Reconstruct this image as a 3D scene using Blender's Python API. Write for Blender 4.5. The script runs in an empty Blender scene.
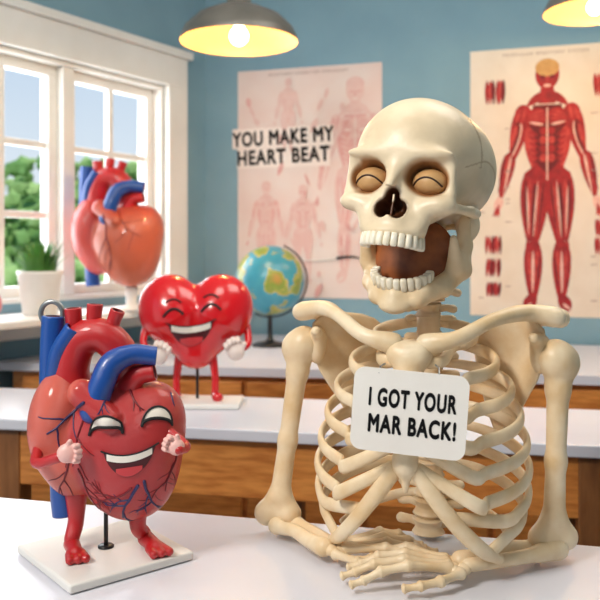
import bpy, bmesh, math, random
import numpy as np
from mathutils import Vector, Matrix
from mathutils.bvhtree import BVHTree
random.seed(7); np.random.seed(7)
V=Vector
scene=bpy.context.scene
try:
    scene.view_settings.view_transform='Standard'
except Exception: pass

CAMZ=1.16
def at(u,v,d):   # image pixel at a chosen depth -> metres in the room
    return V(((u-300)*d/800.0, d, CAMZ+(250-v)*d/800.0))

# ---------------------------------------------------------------- materials
def lin(c):
    o=[]
    for x in c:
        x=x/255.0
        o.append(x/12.92 if x<=0.04045 else ((x+0.055)/1.055)**2.4)
    return (o[0],o[1],o[2],1.0)
def mat(name,c,c2=None,scale=8,rough=0.5,metal=0,bump=0,bscale=None,stretch=None,coat=0,emit=0,vcol=False,detail=5,spec=0.5,vd=0.35):
    m=bpy.data.materials.new(name); m.use_nodes=True
    nt=m.node_tree; b=nt.nodes['Principled BSDF']
    b.inputs['Base Color'].default_value=lin(c)
    b.inputs['Roughness'].default_value=rough
    b.inputs['Metallic'].default_value=metal
    b.inputs['Specular IOR Level'].default_value=spec
    if coat: b.inputs['Coat Weight'].default_value=coat; b.inputs['Coat Roughness'].default_value=0.12
    if emit:
        b.inputs['Emission Color'].default_value=lin(c); b.inputs['Emission Strength'].default_value=emit
    tc=nt.nodes.new('ShaderNodeTexCoord'); mp=nt.nodes.new('ShaderNodeMapping')
    nt.links.new(tc.outputs['Object'],mp.inputs['Vector'])
    if stretch: mp.inputs['Scale'].default_value=stretch
    no=nt.nodes.new('ShaderNodeTexNoise'); no.inputs['Scale'].default_value=scale; no.inputs['Detail'].default_value=detail
    nt.links.new(mp.outputs['Vector'],no.inputs['Vector'])
    src=None
    if vcol:
        at_=nt.nodes.new('ShaderNodeAttribute'); at_.attribute_name='Col'; src=at_.outputs['Color']
    if c2 is not None or vcol:
        mx=nt.nodes.new('ShaderNodeMix'); mx.data_type='RGBA'
        if vcol:
            mx.blend_type='MULTIPLY'; mx.inputs[0].default_value=0.5
            nt.links.new(src,mx.inputs[6])
            rp=nt.nodes.new('ShaderNodeValToRGB'); rp.color_ramp.elements[0].position=0.35; rp.color_ramp.elements[1].position=0.6
            rp.color_ramp.elements[0].color=(vd,vd*.95 if vd>.5 else vd,vd*.85 if vd>.5 else vd,1)
            nt.links.new(no.outputs['Fac'],rp.inputs['Fac']); nt.links.new(rp.outputs['Color'],mx.inputs[7])
        else:
            mx.inputs[6].default_value=lin(c); mx.inputs[7].default_value=lin(c2)
            rp=nt.nodes.new('ShaderNodeMapRange'); rp.inputs[1].default_value=0.35; rp.inputs[2].default_value=0.68
            nt.links.new(no.outputs['Fac'],rp.inputs[0]); nt.links.new(rp.outputs[0],mx.inputs[0])
        nt.links.new(mx.outputs[2],b.inputs['Base Color'])
    if bump:
        n2=nt.nodes.new('ShaderNodeTexNoise'); n2.inputs['Scale'].default_value=bscale or scale*4; n2.inputs['Detail'].default_value=6
        nt.links.new(mp.outputs['Vector'],n2.inputs['Vector'])
        bp=nt.nodes.new('ShaderNodeBump'); bp.inputs['Strength'].default_value=bump; bp.inputs['Distance'].default_value=0.004
        nt.links.new(n2.outputs['Fac'],bp.inputs['Height']); nt.links.new(bp.outputs['Normal'],b.inputs['Normal'])
    return m

M={}
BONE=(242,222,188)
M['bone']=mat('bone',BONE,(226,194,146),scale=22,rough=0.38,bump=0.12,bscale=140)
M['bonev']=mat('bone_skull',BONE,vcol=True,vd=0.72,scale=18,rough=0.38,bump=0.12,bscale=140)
M['tooth']=mat('tooth',(250,243,224),(240,228,200),scale=60,rough=0.22)
M['lid']=mat('socket_lid',(212,168,112),(190,142,90),scale=30,rough=0.45)
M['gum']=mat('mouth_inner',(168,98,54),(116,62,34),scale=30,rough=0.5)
M['dark']=mat('dark_line',(60,34,20),rough=0.6)
M['suture']=mat('suture',(190,158,112),rough=0.7)
M['wall']=mat('wall_paint',(132,166,180),(124,158,173),scale=3,rough=0.85,bump=0.04,bscale=120,spec=0.2)
M['white']=mat('white_paint',(238,236,230),(230,227,220),scale=5,rough=0.45)
M['ceil']=mat('ceiling_paint',(225,225,220),rough=0.9)
M['top']=mat('laminate_top',(226,226,234),(217,217,227),scale=3,rough=0.28)
M['wood']=mat('wood',(228,150,74),(192,112,48),scale=6,rough=0.42,bump=0.1,bscale=20,stretch=(1.5,8,14))
M['wood2']=mat('wood_dark',(160,104,58),(128,80,42),scale=6,rough=0.5,stretch=(8,8,1.5))
M['floor']=mat('floor',(108,100,96),(92,86,84),scale=6,rough=0.5)
M['paper']=mat('paper',(228,216,200),(220,205,186),scale=7,rough=0.8)
M['paper2']=mat('paper_pink',(222,210,203),(220,195,187),scale=4,rough=0.8)
M['strip']=mat('strip_paper',(232,222,214),(228,212,204),scale=4,rough=0.8)
M['card']=mat('card',(244,239,230),(238,231,221),scale=10,rough=0.55)
M['ink']=mat('ink',(22,20,22),rough=0.7)
M['ink2']=mat('ink_brown',(160,134,124),rough=0.8)
M['mus1']=mat('muscle_print',(168,32,36),(132,22,28),scale=34,rough=0.7)
M['mus2']=mat('muscle_print2',(196,66,60),(160,38,40),scale=44,rough=0.7)
M['mus3']=mat('tendon_print',(232,192,176),(220,164,148),scale=40,rough=0.7)
M['musd']=mat('muscle_print_dark',(104,16,24),rough=0.7)
M['tan']=mat('tan_print',(206,160,98),(190,140,80),scale=40,rough=0.7)
M['pk1']=mat('faded_print',(216,170,164),(212,156,150),scale=30,rough=0.8)
M['pk2']=mat('faded_print2',(220,188,180),(216,178,171),scale=30,rough=0.8)
M['metal']=mat('brushed_steel',(170,172,172),(150,150,150),scale=20,rough=0.35,metal=0.9)
M['shade']=mat('lamp_shade',(120,117,110),(104,102,96),scale=8,rough=0.4,metal=0.3)
M['shadein']=mat('lamp_inner',(232,180,112),rough=0.5)
M['bulb']=mat('bulb',(255,220,150),emit=22)
M['black']=mat('black_plastic',(26,26,28),rough=0.35)
M['blue']=mat('vein_blue',(24,84,166),(14,60,138),scale=40,rough=0.35,bump=0.15,bscale=160,coat=0.4)
M['red']=mat('artery_red',(204,34,36),(170,22,28),scale=40,rough=0.35,bump=0.2,bscale=140,coat=0.4)
M['veinb']=mat('thin_vein_blue',(44,36,84),rough=0.4)
M['veinr']=mat('thin_vein_red',(116,14,26),rough=0.4)
M['heart']=mat('heart_tissue',(200,60,60),vcol=True,scale=45,rough=0.34,bump=0.4,bscale=110,coat=0.5)
M['heart_s']=mat('heart_tissue_soft',(200,60,60),vcol=True,vd=.5,scale=14,rough=0.36,bump=0.25,bscale=40,coat=0.4)
M['redgloss']=mat('red_gloss',(222,22,32),(210,16,26),scale=10,rough=0.22,coat=0.6)
M['glove']=mat('glove',(240,226,218),(232,214,204),scale=30,rough=0.5)
M['glovep']=mat('glove_pink',(242,196,186),(234,178,168),scale=30,rough=0.4)
M['eyew']=mat('eye_white',(246,238,224),rough=0.25)
M['mouth']=mat('mouth_dark',(74,8,16),rough=0.4)
M['tongue']=mat('tongue',(206,60,64),rough=0.35)
M['hole']=mat('vessel_hole',(110,20,28),rough=0.6)
M['pot']=mat('pot',(236,234,228),(226,223,216),scale=10,rough=0.4)
M['leaf']=mat('leaf',(92,152,64),(54,110,42),scale=12,rough=0.5)
M['soil']=mat('soil',(60,42,30),rough=0.9)
M['tree']=mat('tree_foliage',(176,204,134),(130,170,98),scale=3.5,rough=0.9,detail=8,spec=0.1)
M['tree2']=mat('tree_foliage_dark',(130,168,100),(100,142,78),scale=3.5,rough=0.9,detail=8,spec=0.1)
M['grass']=mat('grass',(140,180,100),(110,156,80),scale=2,rough=0.9)
M['pink']=mat('pink_plastic',(222,140,138),(206,116,118),scale=20,rough=0.4)
g=bpy.data.materials.new('globe_map'); g.use_nodes=True; nt=g.node_tree; b=nt.nodes['Principled BSDF']; b.inputs['Roughness'].default_value=0.28
tc=nt.nodes.new('ShaderNodeTexCoord'); no=nt.nodes.new('ShaderNodeTexNoise'); no.inputs['Scale'].default_value=9.5; no.inputs['Detail'].default_value=7
mpn=nt.nodes.new('ShaderNodeMapping'); mpn.inputs['Location'].default_value=(0.42,0.1,0.33)
nt.links.new(tc.outputs['Object'],mpn.inputs['Vector']); nt.links.new(mpn.outputs['Vector'],no.inputs['Vector'])
rp=nt.nodes.new('ShaderNodeValToRGB'); e=rp.color_ramp.elements
e[0].position=0.0; e[0].color=lin((40,130,164)); e[1].position=0.49; e[1].color=lin((70,160,184))
for p,c in ((0.505,(206,186,100)),(0.55,(130,162,72)),(0.65,(186,150,82))):
    q=e.new(p); q.color=lin(c)
nt.links.new(no.outputs['Fac'],rp.inputs['Fac']); nt.links.new(rp.outputs['Color'],b.inputs['Base Color'])
M['globe']=g

# ---------------------------------------------------------------- mesh builder
def empty(name,loc=(0,0,0),rotz=0,scale=1):
    o=bpy.data.objects.new(name,None); scene.collection.objects.link(o)
    o.location=loc; o.rotation_euler=(0,0,rotz); o.scale=(scale,)*3; o.empty_display_size=0.05
    return o
class MB:
    def __init__(s): s.v=[]; s.f=[]; s.m=[]
    def add(s,v,f,m=0):
        k=len(s.v); s.v+= [tuple(p) for p in v]; s.f+=[tuple(i+k for i in q) for q in f]; s.m+=[m]*len(f)
    def build(s,name,mats,parent=None,world=False,smooth=True,M4=None,cols=None,bevel=0,subsurf=0):
        me=bpy.data.meshes.new(name); me.from_pydata(s.v,[],s.f)
        for q in mats: me.materials.append(M[q])
        me.polygons.foreach_set('material_index',s.m)
        me.polygons.foreach_set('use_smooth',[smooth]*len(s.f))
        if cols is not None:
            ca=me.color_attributes.new('Col','FLOAT_COLOR','POINT'); ca.data.foreach_set('color',np.asarray(cols,dtype=np.float32).ravel())
        if M4 is not None: me.transform(M4)
        me.update()
        o=bpy.data.objects.new(name,me); scene.collection.objects.link(o)
        if parent:
            o.parent=parent
            if world: o.matrix_parent_inverse=Matrix.Translation(-V(parent.location))
        if bevel:
            bm=o.modifiers.new('Bevel','BEVEL'); bm.width=bevel; bm.segments=3; bm.limit_method='ANGLE'
            for p in me.polygons: p.use_smooth=False
        if subsurf:
            sm=o.modifiers.new('Sub','SUBSURF'); sm.levels=subsurf; sm.render_levels=subsurf
        return o
    def box(s,F,a0,a1,b0,b1,z0,z1,m=0):
        v=[F(a,b,z) for z in (z0,z1) for (a,b) in ((a0,b0),(a1,b0),(a1,b1),(a0,b1))]
        c=(v[1]-v[0]).cross(v[3]-v[0]).dot(v[4]-v[0])
        f=[(3,2,1,0),(4,5,6,7),(0,1,5,4),(1,2,6,5),(2,3,7,6),(3,0,4,7)]
        if c<0: f=[tuple(reversed(q)) for q in f]
        s.add(v,f,m)
    def prism(s,poly,z0,z1,m=0):
        n=len(poly); v=[(p[0],p[1],z0) for p in poly]+[(p[0],p[1],z1) for p in poly]
        f=[tuple(reversed(range(n))),tuple(range(n,2*n))]+[(i,(i+1)%n,n+(i+1)%n,n+i) for i in range(n)]
        s.add(v,f,m)
    def lathe(s,prof,c=(0,0,0),n=32,m=0):
        k=[]
        for r,z in prof:
            for i in range(n):
                a=2*math.pi*i/n; k.append((c[0]+r*math.cos(a),c[1]+r*math.sin(a),c[2]+z))
        f=[]
        for j in range(len(prof)-1):
            for i in range(n):
                f.append((j*n+i,j*n+(i+1)%n,(j+1)*n+(i+1)%n,(j+1)*n+i))
        s.add(k,f,m)
    def ball(s,c,r,m=0,R=None,n=14):
        if not hasattr(r,'__len__'): r=(r,r,r)
        v=[];f=[]
        for j in range(n+1):
            th=math.pi*j/n
            for i in range(2*n):
                a=math.pi*i/n
                p=V((r[0]*math.sin(th)*math.cos(a),r[1]*math.sin(th)*math.sin(a),r[2]*math.cos(th)))
                if R is not None: p=R@p
                v.append(p+V(c))
        N=2*n
        for j in range(n):
            for i in range(N):
                f.append((j*N+i,(j+1)*N+i,(j+1)*N+(i+1)%N,j*N+(i+1)%N))
        s.add(v,f,m)
    def tube(s,pts,r,m=0,n=12,r2=None,up=None,sub=5,open_end=False,hole=1,close=True,ck=1.0):
        P=[V(p) for p in pts]; K=len(P)
        R=list(r) if hasattr(r,'__len__') else [r]*K
        if len(R)!=K: R=list(np.interp(np.linspace(0,1,K),np.linspace(0,1,len(R)),R))
        R2=R if r2 is None else (list(r2) if hasattr(r2,'__len__') else [r2]*K)
        if len(R2)!=K: R2=list(np.interp(np.linspace(0,1,K),np.linspace(0,1,len(R2)),R2))
        Q=[];q1=[];q2=[]
        for i in range(K-1):
            p0=P[i-1] if i>0 else P[i]*2-P[i+1]; p1=P[i]; p2=P[i+1]; p3=P[i+2] if i+2<K else P[i+1]*2-P[i]
            for j in range(sub):
                t=j/sub
                Q.append(0.5*((2*p1)+(p2-p0)*t+(2*p0-5*p1+4*p2-p3)*t*t+(3*p1-p0-3*p2+p3)*t**3))
                ts=t*t*(3-2*t)
                q1.append(R[i]+(R[i+1]-R[i])*ts); q2.append(R2[i]+(R2[i+1]-R2[i])*ts)
        Q.append(P[-1]);q1.append(R[-1]);q2.append(R2[-1])
        L=len(Q); T=[(Q[min(i+1,L-1)]-Q[max(i-1,0)]).normalized() for i in range(L)]
        if up is not None:
            S=[]
            for t in T:
                sd=t.cross(V(up)); 
                if sd.length<1e-4: sd=t.cross(V((1,0,0.1)))
                S.append(sd.normalized())
        else:
            a=V((0,0,1)) if abs(T[0].z)<0.8 else V((1,0,0))
            S=[T[0].cross(a).normalized()]
            for i in range(1,L):
                x=S[-1]-T[i]*S[-1].dot(T[i]); S.append(x.normalized())
        rings=[]
        def ring(c,t,sd,ra,rb):
            u=sd.cross(t).normalized()
            rings.append([c+sd*(rb*math.cos(2*math.pi*k/n))+u*(ra*math.sin(2*math.pi*k/n)) for k in range(n)])
        mr=lambda i:min(q1[i],q2[i])*ck
        if close:
            for a in (80,50,25):
                a=math.radians(a); ring(Q[0]-T[0]*mr(0)*math.sin(a),T[0],S[0],q1[0]*math.cos(a),q2[0]*math.cos(a))
        for i in range(L): ring(Q[i],T[i],S[i],q1[i],q2[i])
        if not open_end:
            for a in (25,50,80):
                a=math.radians(a); ring(Q[-1]+T[-1]*mr(-1)*math.sin(a),T[-1],S[-1],q1[-1]*math.cos(a),q2[-1]*math.cos(a))
        base=len(rings)
        v=[p for rg in rings for p in rg]
        f=[]
        for j in range(base-1):
            for i in range(n):
                f.append((j*n+i,j*n+(i+1)%n,(j+1)*n+(i+1)%n,(j+1)*n+i))
        f=[tuple(reversed(q)) for q in f]
        f.append(tuple(range(n)))
        if not open_end:
            f.append(tuple(reversed([(base-1)*n+i for i in range(n)])))
        s.add(v,f,m)
        if open_end:
            k=[]; t=T[-1]; c=Q[-1]
            for sc,off in ((1.0,0),(0.98,0.12),(0.78,0.12),(0.7,-0.6)):
                k+= [c+(p-c)*sc+t*off*q1[-1] for p in rings[-1]]
            ff=[]
            for j in range(2):
                for i in range(n): ff.append((j*n+(i+1)%n,j*n+i,(j+1)*n+i,(j+1)*n+(i+1)%n))
            s.add(k,ff,m)
            s.add(k[2*n:],[(((i+1)%n),i,n+i,n+(i+1)%n) for i in range(n)]+[tuple(reversed(range(n,2*n)))],hole)
def frame(o,e1,n):
    o=V((o[0],o[1],0)); e1=V((e1[0],e1[1],0)).normalized(); n=V((n[0],n[1],0)).normalized()
    return lambda a,b,z: o+e1*a+n*b+V((0,0,z))

# ---------------------------------------------------------------- SDF toolkit
def grid(b0,b1,h):
    ax=[np.arange(b0[i],b1[i]+h,h,dtype=np.float32) for i in range(3)]
    return np.meshgrid(*ax,indexing='ij')
def ell(G,c,r,rot=None):
    p=[G[i]-c[i] for i in range(3)]
    if rot is not None:
        Rm=rot.transposed(); p=[Rm[i][0]*p[0]+Rm[i][1]*p[1]+Rm[i][2]*p[2] for i in range(3)]
    k0=np.sqrt((p[0]/r[0])**2+(p[1]/r[1])**2+(p[2]/r[2])**2)
    k1=np.sqrt((p[0]/r[0]**2)**2+(p[1]/r[1]**2)**2+(p[2]/r[2]**2)**2)+1e-9
    return k0*(k0-1)/k1
def cap(G,a,b,ra,rb):
    ba=[b[i]-a[i] for i in range(3)]; L=sum(x*x for x in ba)+1e-12
    pa=[G[i]-a[i] for i in range(3)]
    t=np.clip((pa[0]*ba[0]+pa[1]*ba[1]+pa[2]*ba[2])/L,0,1)
    return np.sqrt((pa[0]-ba[0]*t)**2+(pa[1]-ba[1]*t)**2+(pa[2]-ba[2]*t)**2)-(ra+(rb-ra)*t)
def smin(a,b,k):
    h=np.maximum(k-np.abs(a-b),0)/k
    return np.minimum(a,b)-h*h*k*0.25
def ssub(a,b,k): return -smin(-a,b,k)
def nets(F,o,h):
    S=F<0
    cs=[(0,0,0),(1,0,0),(0,1,0),(1,1,0),(0,0,1),(1,0,1),(0,1,1),(1,1,1)]
    nx,ny,nz=F.shape
    cnt=np.zeros((nx-1,ny-1,nz-1),dtype=np.int8)
    for c in cs: cnt+=S[c[0]:nx-1+c[0],c[1]:ny-1+c[1],c[2]:nz-1+c[2]]
    act=np.argwhere((cnt>0)&(cnt<8)); idg=-np.ones(cnt.shape,dtype=np.int64)
    idg[act[:,0],act[:,1],act[:,2]]=np.arange(len(act))
    vals=np.stack([F[act[:,0]+c[0],act[:,1]+c[1],act[:,2]+c[2]] for c in cs],1)
    acc=np.zeros((len(act),3)); n=np.zeros(len(act)); C=np.array(cs,dtype=float)
    for a in range(8):
        for b in range(a+1,8):
            if abs(C[a]-C[b]).sum()!=1: continue
            va=vals[:,a];vb=vals[:,b]; m=(va<0)!=(vb<0)
            t=np.where(m,va/np.where(m,va-vb,1),0)
            acc+=np.where(m[:,None],C[a]+t[:,None]*(C[b]-C[a]),0); n+=m
    verts=(act+acc/n[:,None])*h+np.array(o)
    faces=[]
    for ax in range(3):
        s0=[slice(None)]*3; s1=[slice(None)]*3; s0[ax]=slice(0,-1); s1[ax]=slice(1,None)
        E=np.argwhere(S[tuple(s0)]!=S[tuple(s1)])
        b_=(ax+1)%3;c_=(ax+2)%3
        ok=(E[:,b_]>=1)&(E[:,c_]>=1)&(E[:,b_]<F.shape[b_]-1)&(E[:,c_]<F.shape[c_]-1); E=E[ok]
        q=[]
        for db,dc in ((-1,-1),(0,-1),(0,0),(-1,0)):
            k=E.copy(); k[:,b_]+=db; k[:,c_]+=dc; q.append(idg[k[:,0],k[:,1],k[:,2]])
        q=np.stack(q,1); ins=S[E[:,0],E[:,1],E[:,2]]
        q[~ins]=q[~ins][:,::-1]; faces.append(q)
    return verts,np.concatenate(faces)
def sdfspec(spec,k,h,mb=None,m=0):
    lo=np.full(3,1e9);hi=-lo
    for s in spec:
        if s[0]=='e':
            R=max(s[2]); lo=np.minimum(lo,np.array(s[1])-R);hi=np.maximum(hi,np.array(s[1])+R)
        else:
            for p,r in ((s[1],s[3]),(s[2],s[4])): lo=np.minimum(lo,np.array(p)-r);hi=np.maximum(hi,np.array(p)+r)
    lo-=3*h+k*0.3;hi+=3*h+k*0.3
    G=grid(lo,hi,h); F=None
    for s in spec:
        d=ell(G,s[1],s[2],s[3] if len(s)>3 else None) if s[0]=='e' else cap(G,*s[1:])
        F=d if F is None else smin(F,d,k)
    v,f=nets(F,lo,h)
    if mb is not None: mb.add(v.tolist(),f.tolist(),m)
    return v,f

# ================================================================= ROOM
C=(-0.475,4.0)
LE=(-0.5417,-0.8406); LN=(0.8406,-0.5417)
BE=(0.956,-0.292); BN=(-0.292,-0.956)
FL=frame(C,LE,LN); FB=frame(C,BE,BN)
mb=MB()
T0,T1,Z0,Z1=0.30,1.42,0.955,1.93
mb.box(FL,-0.02,3.9,-0.15,0,0,Z0); mb.box(FL,-0.02,3.9,-0.15,0,Z1,2.75)
mb.box(FL,-0.02,T0,-0.15,0,Z0,Z1); mb.box(FL,T1,3.9,-0.15,0,Z0,Z1)
mb.build('wall_left',['wall'],smooth=False)
mb=MB(); mb.box(FB,0,3.7,-0.15,0,0,2.75); mb.build('wall_back',['wall'],smooth=False)
I=frame((0,0),(1,0),(0,1))
mb=MB(); mb.box(I,-2.75,3.2,-1.6,4.3,-0.1,0); mb.build('floor',['floor'],smooth=False)
mb=MB(); mb.prism([(-2.75,-1.6),(3.2,-1.6),(3.2,3.0),(-0.43,4.12),(-0.62,4.0),(-2.75,0.7)],2.75,2.85); mb.build('ceiling',['ceil'],smooth=False)
mb=MB(); mb.box(I,3.0,3.1,-1.5,2.95,0,2.75); mb.build('wall_right',['wall'],smooth=False)
mb=MB(); mb.box(I,-2.7,3.1,-1.6,-1.5,0,2.75); mb.build('wall_front',['wall'],smooth=False)
mb=MB(); mb.box(FB,0.0,3.5,0,0.015,0,0.1); mb.build('baseboard_back',['white'],smooth=False,bevel=0.003)
mb=MB(); mb.box(FL,0.02,3.5,0,0.015,0,0.1); mb.build('baseboard_left',['white'],smooth=False,bevel=0.003)
mb=MB()
cw=0.13
mb.box(FL,T0-cw,T1+cw,0,0.035,Z1,Z1+cw+0.01)
mb.box(FL,T0-cw-0.02,T1+cw+0.02,0,0.055,Z1+cw+0.01,Z1+cw+0.045)
mb.box(FL,T0-cw,T0,0,0.035,Z0,Z1); mb.box(FL,T1,T1+cw,0,0.035,Z0,Z1)
mb.box(FL,T0,T0+0.02,-0.15,0,Z0,Z1); mb.box(FL,T1-0.02,T1,-0.15,0,Z0,Z1); mb.box(FL,T0+.02,T1-.02,-0.15,0,Z1-0.02,Z1)
mb.box(FL,T0+.02,T1-.02,-0.15,0,Z0,Z0+0.02)
mid=(T0+T1)/2
mb.box(FL,mid-0.028,mid+0.028,-0.13,-0.01,Z0+.02,Z1-.02)
for a0,a1 in ((T0+0.02,mid-0.028),(mid+0.028,T1-0.02)):
    z0,z1=Z0+.02,Z1-.02
    w=0.042
    mb.box(FL,a0,a1,-0.10,-0.05,z0,z0+w); mb.box(FL,a0,a1,-0.10,-0.05,z1-w,z1)
    mb.box(FL,a0,a0+w,-0.10,-0.05,z0+w,z1-w); mb.box(FL,a1-w,a1,-0.10,-0.05,z0+w,z1-w)
    am=(a0+a1)/2; mb.box(FL,am-.014,am+.014,-0.09,-0.06,z0+w,z1-w)
    for k in (1,2):
        zz=z0+w+(z1-z0-2*w)*k/3; mb.box(FL,a0+w,a1-w,-0.088,-0.062,zz-.014,zz+.014)
mb.build('window_1',['white'],smooth=False,bevel=0.004)
mb=MB(); mb.box(FL,0.10,1.75,0.0,0.315,0.895,0.92); mb.box(FL,0.14,1.7,0,0.03,0.82,0.895); mb.build('trim_1',['white'],smooth=False,bevel=0.005)
# outside
mb=MB(); mb.box(I,-14,6,4.6,20,-0.4,-0.2); mb.build('garden_lawn',['grass'],smooth=False)
rd=random.Random(11)
ico=bmesh.new(); bmesh.ops.create_icosphere(ico,subdivisions=1,radius=1.0)
iv=np.array([tuple(v.co) for v in ico.verts]); if_=[tuple(v.index for v in f.verts) for f in ico.faces]; ico.free()
mb=MB()
nr=np.random.RandomState(5)
def tuft(c,r,m):
    q=iv*(r*nr.uniform(.6,1.3,(len(iv),1)))*nr.uniform(.6,1.2,(1,3))+np.array(c)
    mb.add(q.tolist(),if_,m)
crowns=[]
x=-8.0
while x<0.5:
    crowns.append((x,8.6+rd.uniform(-.8,.8),1.0+rd.uniform(-.3,.35),rd.uniform(.7,1.15))); crowns.append((x+.2,7.4,0.5,.6)); x+=.6
for (x,y,z,r) in crowns:
    for i in range(420):
        d=V((rd.gauss(0,1),-abs(rd.gauss(0,1)) if rd.random()<.8 else rd.gauss(0,1),rd.gauss(0,1))).normalized()*r*rd.uniform(.75,1.1)
        if z+d.z<0.1: continue
        tuft((x+d.x,y+d.y,z+d.z),rd.uniform(.04,.11),0 if rd.random()<.6 else 1)
for (x,y,z,r) in crowns:
    mb.ball((x,y,max(z,r*.8-.05)),r*.78,1,n=8)
mb.build('garden_hedge',['tree','tree2'],smooth=False)

# ---------------------------------------------------------------- benches
mb=MB()
poly=[(-1.135,2.93),(1.62,2.5),(1.62,3.335),(-0.47,3.975)]
mb.prism(poly,0.72,0.75,0)
e1=V((2.755,-0.43)).normalized()
FC=frame((-1.135,2.93),e1,(-e1.y,e1.x))
poly2=[(-1.06,2.955),(1.60,2.54),(1.60,3.33),(-0.48,3.955)]
mb.prism(poly2,0.0,0.72,1)
cb=mb.build('counter_bench',['top','wood'],smooth=False)
mb=MB()
a=0.12
while a<2.6:
    mb.box(FC,a,a+0.40,0.008,0.03,0.58,0.70,0); mb.box(FC,a,a+0.40,0.008,0.03,0.08,0.565,0)
    mb.box(FC,a+0.17,a+0.23,-0.006,0.008,0.635,0.647,1)
    a+=0.42
mb.build('drawer_fronts',['wood','metal'],parent=cb,smooth=False,bevel=0.004)

A=(-1.0,2.0); e1=V((2.1,-0.42)).normalized(); F2=frame(A,e1,(-e1.y,e1.x))
mb=MB(); mb.box(F2,0,2.3,0,0.40,0.722,0.75,0)
mb.box(F2,0.04,2.26,0.025,0.05,0.585,0.722,1); mb.box(F2,0.04,2.26,0.35,0.375,0.585,0.722,1)
mb.box(F2,0.04,0.065,0.05,0.35,0.585,0.722,1); mb.box(F2,2.235,2.26,0.05,0.35,0.585,0.722,1)
for a in (0.255,0.90,1.62,2.19):
    for bb in ((0.02,0.08),(0.32,0.38)):
        if a in(0.90,) and bb[0]<0.1: continue
        mb.box(F2,a,a+0.06,bb[0],bb[1],0,0.60 if bb[0]>0.1 else 0.722,2)
mb.build('lab_bench',['top','wood','wood2'],smooth=False,bevel=0.004)

e1=V((0.972,-0.234)); P0=V((-0.499,1.33))-e1*0.42; F3=frame(P0,e1,(0.234,0.972))
mb=MB(); mb.box(F3,0,2.0,-0.85,0,0.72,0.75,0)
mb.box(F3,0.05,1.95,-0.80,-0.05,0.64,0.72,1)
for a in (0.06,1.88):
    for bb in (-0.79,-0.12): mb.box(F3,a,a+0.06,bb,bb+0.06,0,0.64,1)
mb.build('white_table',['top','wood'],smooth=False,bevel=0.005)

# ================================================================= SKELETON
O=V((0.183,1.14,0.7505)); TY=math.radians(18)
sk=empty('human_skeleton',O)
RT=Matrix.Rotation(-TY,4,'Z')
def tl(x,y,z): return O+(RT@V((x,y,z)))
# ---- skull
o0=(-8.6,-10.6,-9.5)
G=grid(o0,(8.6,13.2,10.8),0.16)
RS={-1:Matrix.Rotation(-0.18,3,'Y'),1:Matrix.Rotation(0.18,3,'Y')}
cuts=[((0,-8.0,-2.9),(0.8,3.2,1.45),None,.3)]
for s in (-1,1):
    cuts.append(((s*3.15,-8.0,-0.2),(2.2,3.4,1.85),RS[s],.45))
    cuts.append(((s*0.8,-8.0,-3.9),(0.9,3.0,1.05),None,.3))
cuts.append(((0,-4.6,-7.5),(2.25,3.2,1.7),None,.5))
def skullF(G):
    F=ell(G,(0,2.8,3.1),(7.3,9.3,6.9))
    F=smin(F,ell(G,(0,-2.2,3.0),(6.2,6.3,6.3)),2.2)
    F=smin(F,ell(G,(0,-3.6,-1.2),(4.9,4.2,4.0)),1.5)
    F=smin(F,ell(G,(0,-5.6,-4.6),(3.3,3.0,2.9)),1.2)
    F=smin(F,ell(G,(0,-6.0,-6.4),(3.15,2.85,1.2)),0.8)
    F=smin(F,cap(G,(0,-7.6,0.9),(0,-9.0,-1.7),0.75,0.45),0.7)
    for s in (-1,1):
        F=smin(F,ell(G,(s*3.0,-7.2,2.3),(2.7,1.0,0.6)),1.1)
        F=smin(F,cap(G,(s*5.3,-6.2,1.7),(s*5.5,-5.9,-1.5),0.55,0.6),0.9)
        F=smin(F,ell(G,(s*4.5,-6.3,-3.0),(1.75,1.4,1.1)),1.1)
        F=smin(F,cap(G,(s*3.2,-6.6,-3.6),(s*2.6,-6.6,-5.6),0.95,0.95),0.9)
        F=smin(F,ell(G,(s*5.2,2.6,-3.4),(1.3,1.6,2.0)),1.2)
    for s in (-1,1):
        F=ssub(F,ell(G,(s*8.1,-4.0,0.0),(2.1,2.2,3.0)),1.4)
        F=smin(F,cap(G,(s*5.3,-5.6,-2.9),(s*6.7,-2.6,-2.7),0.6,0.5),0.6)
        F=smin(F,cap(G,(s*6.7,-2.6,-2.7),(s*6.4,0.8,-2.3),0.5,0.6),0.6)
    for c,r,R,k in cuts: F=ssub(F,ell(G,c,r,R),k)
    F=smin(F,cap(G,(0,-7.2,-2.2),(0,-7.4,-4.8),0.14,0.16),0.15)
    return F
v,f=nets(skullF(G),o0,0.16)
def zs(v):
    v=np.array(v,dtype=float); v[:,2]=np.where(v[:,2]<0,v[:,2]*0.92,v[:,2]); return v
P3=[v[:,i].astype(np.float32) for i in range(3)]
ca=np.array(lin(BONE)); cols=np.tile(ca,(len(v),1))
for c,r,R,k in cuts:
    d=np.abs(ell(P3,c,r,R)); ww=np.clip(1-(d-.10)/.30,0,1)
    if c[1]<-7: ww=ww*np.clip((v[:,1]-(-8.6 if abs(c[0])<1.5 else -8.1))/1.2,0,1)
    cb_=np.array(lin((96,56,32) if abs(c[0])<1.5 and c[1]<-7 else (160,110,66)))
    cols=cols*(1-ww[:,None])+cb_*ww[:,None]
SM=Matrix.Translation((0.163,1.10,1.242))@Matrix.Rotation(math.radians(5),4,'Y')@Matrix.Rotation(math.radians(-27),4,'Z')@Matrix.Rotation(math.radians(-6),4,'X')@Matrix.Diagonal((0.0125,0.0125,0.0125,1))
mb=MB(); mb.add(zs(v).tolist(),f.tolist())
mb.build('cranium',['bonev'],sk,True,M4=SM,cols=cols)
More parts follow.
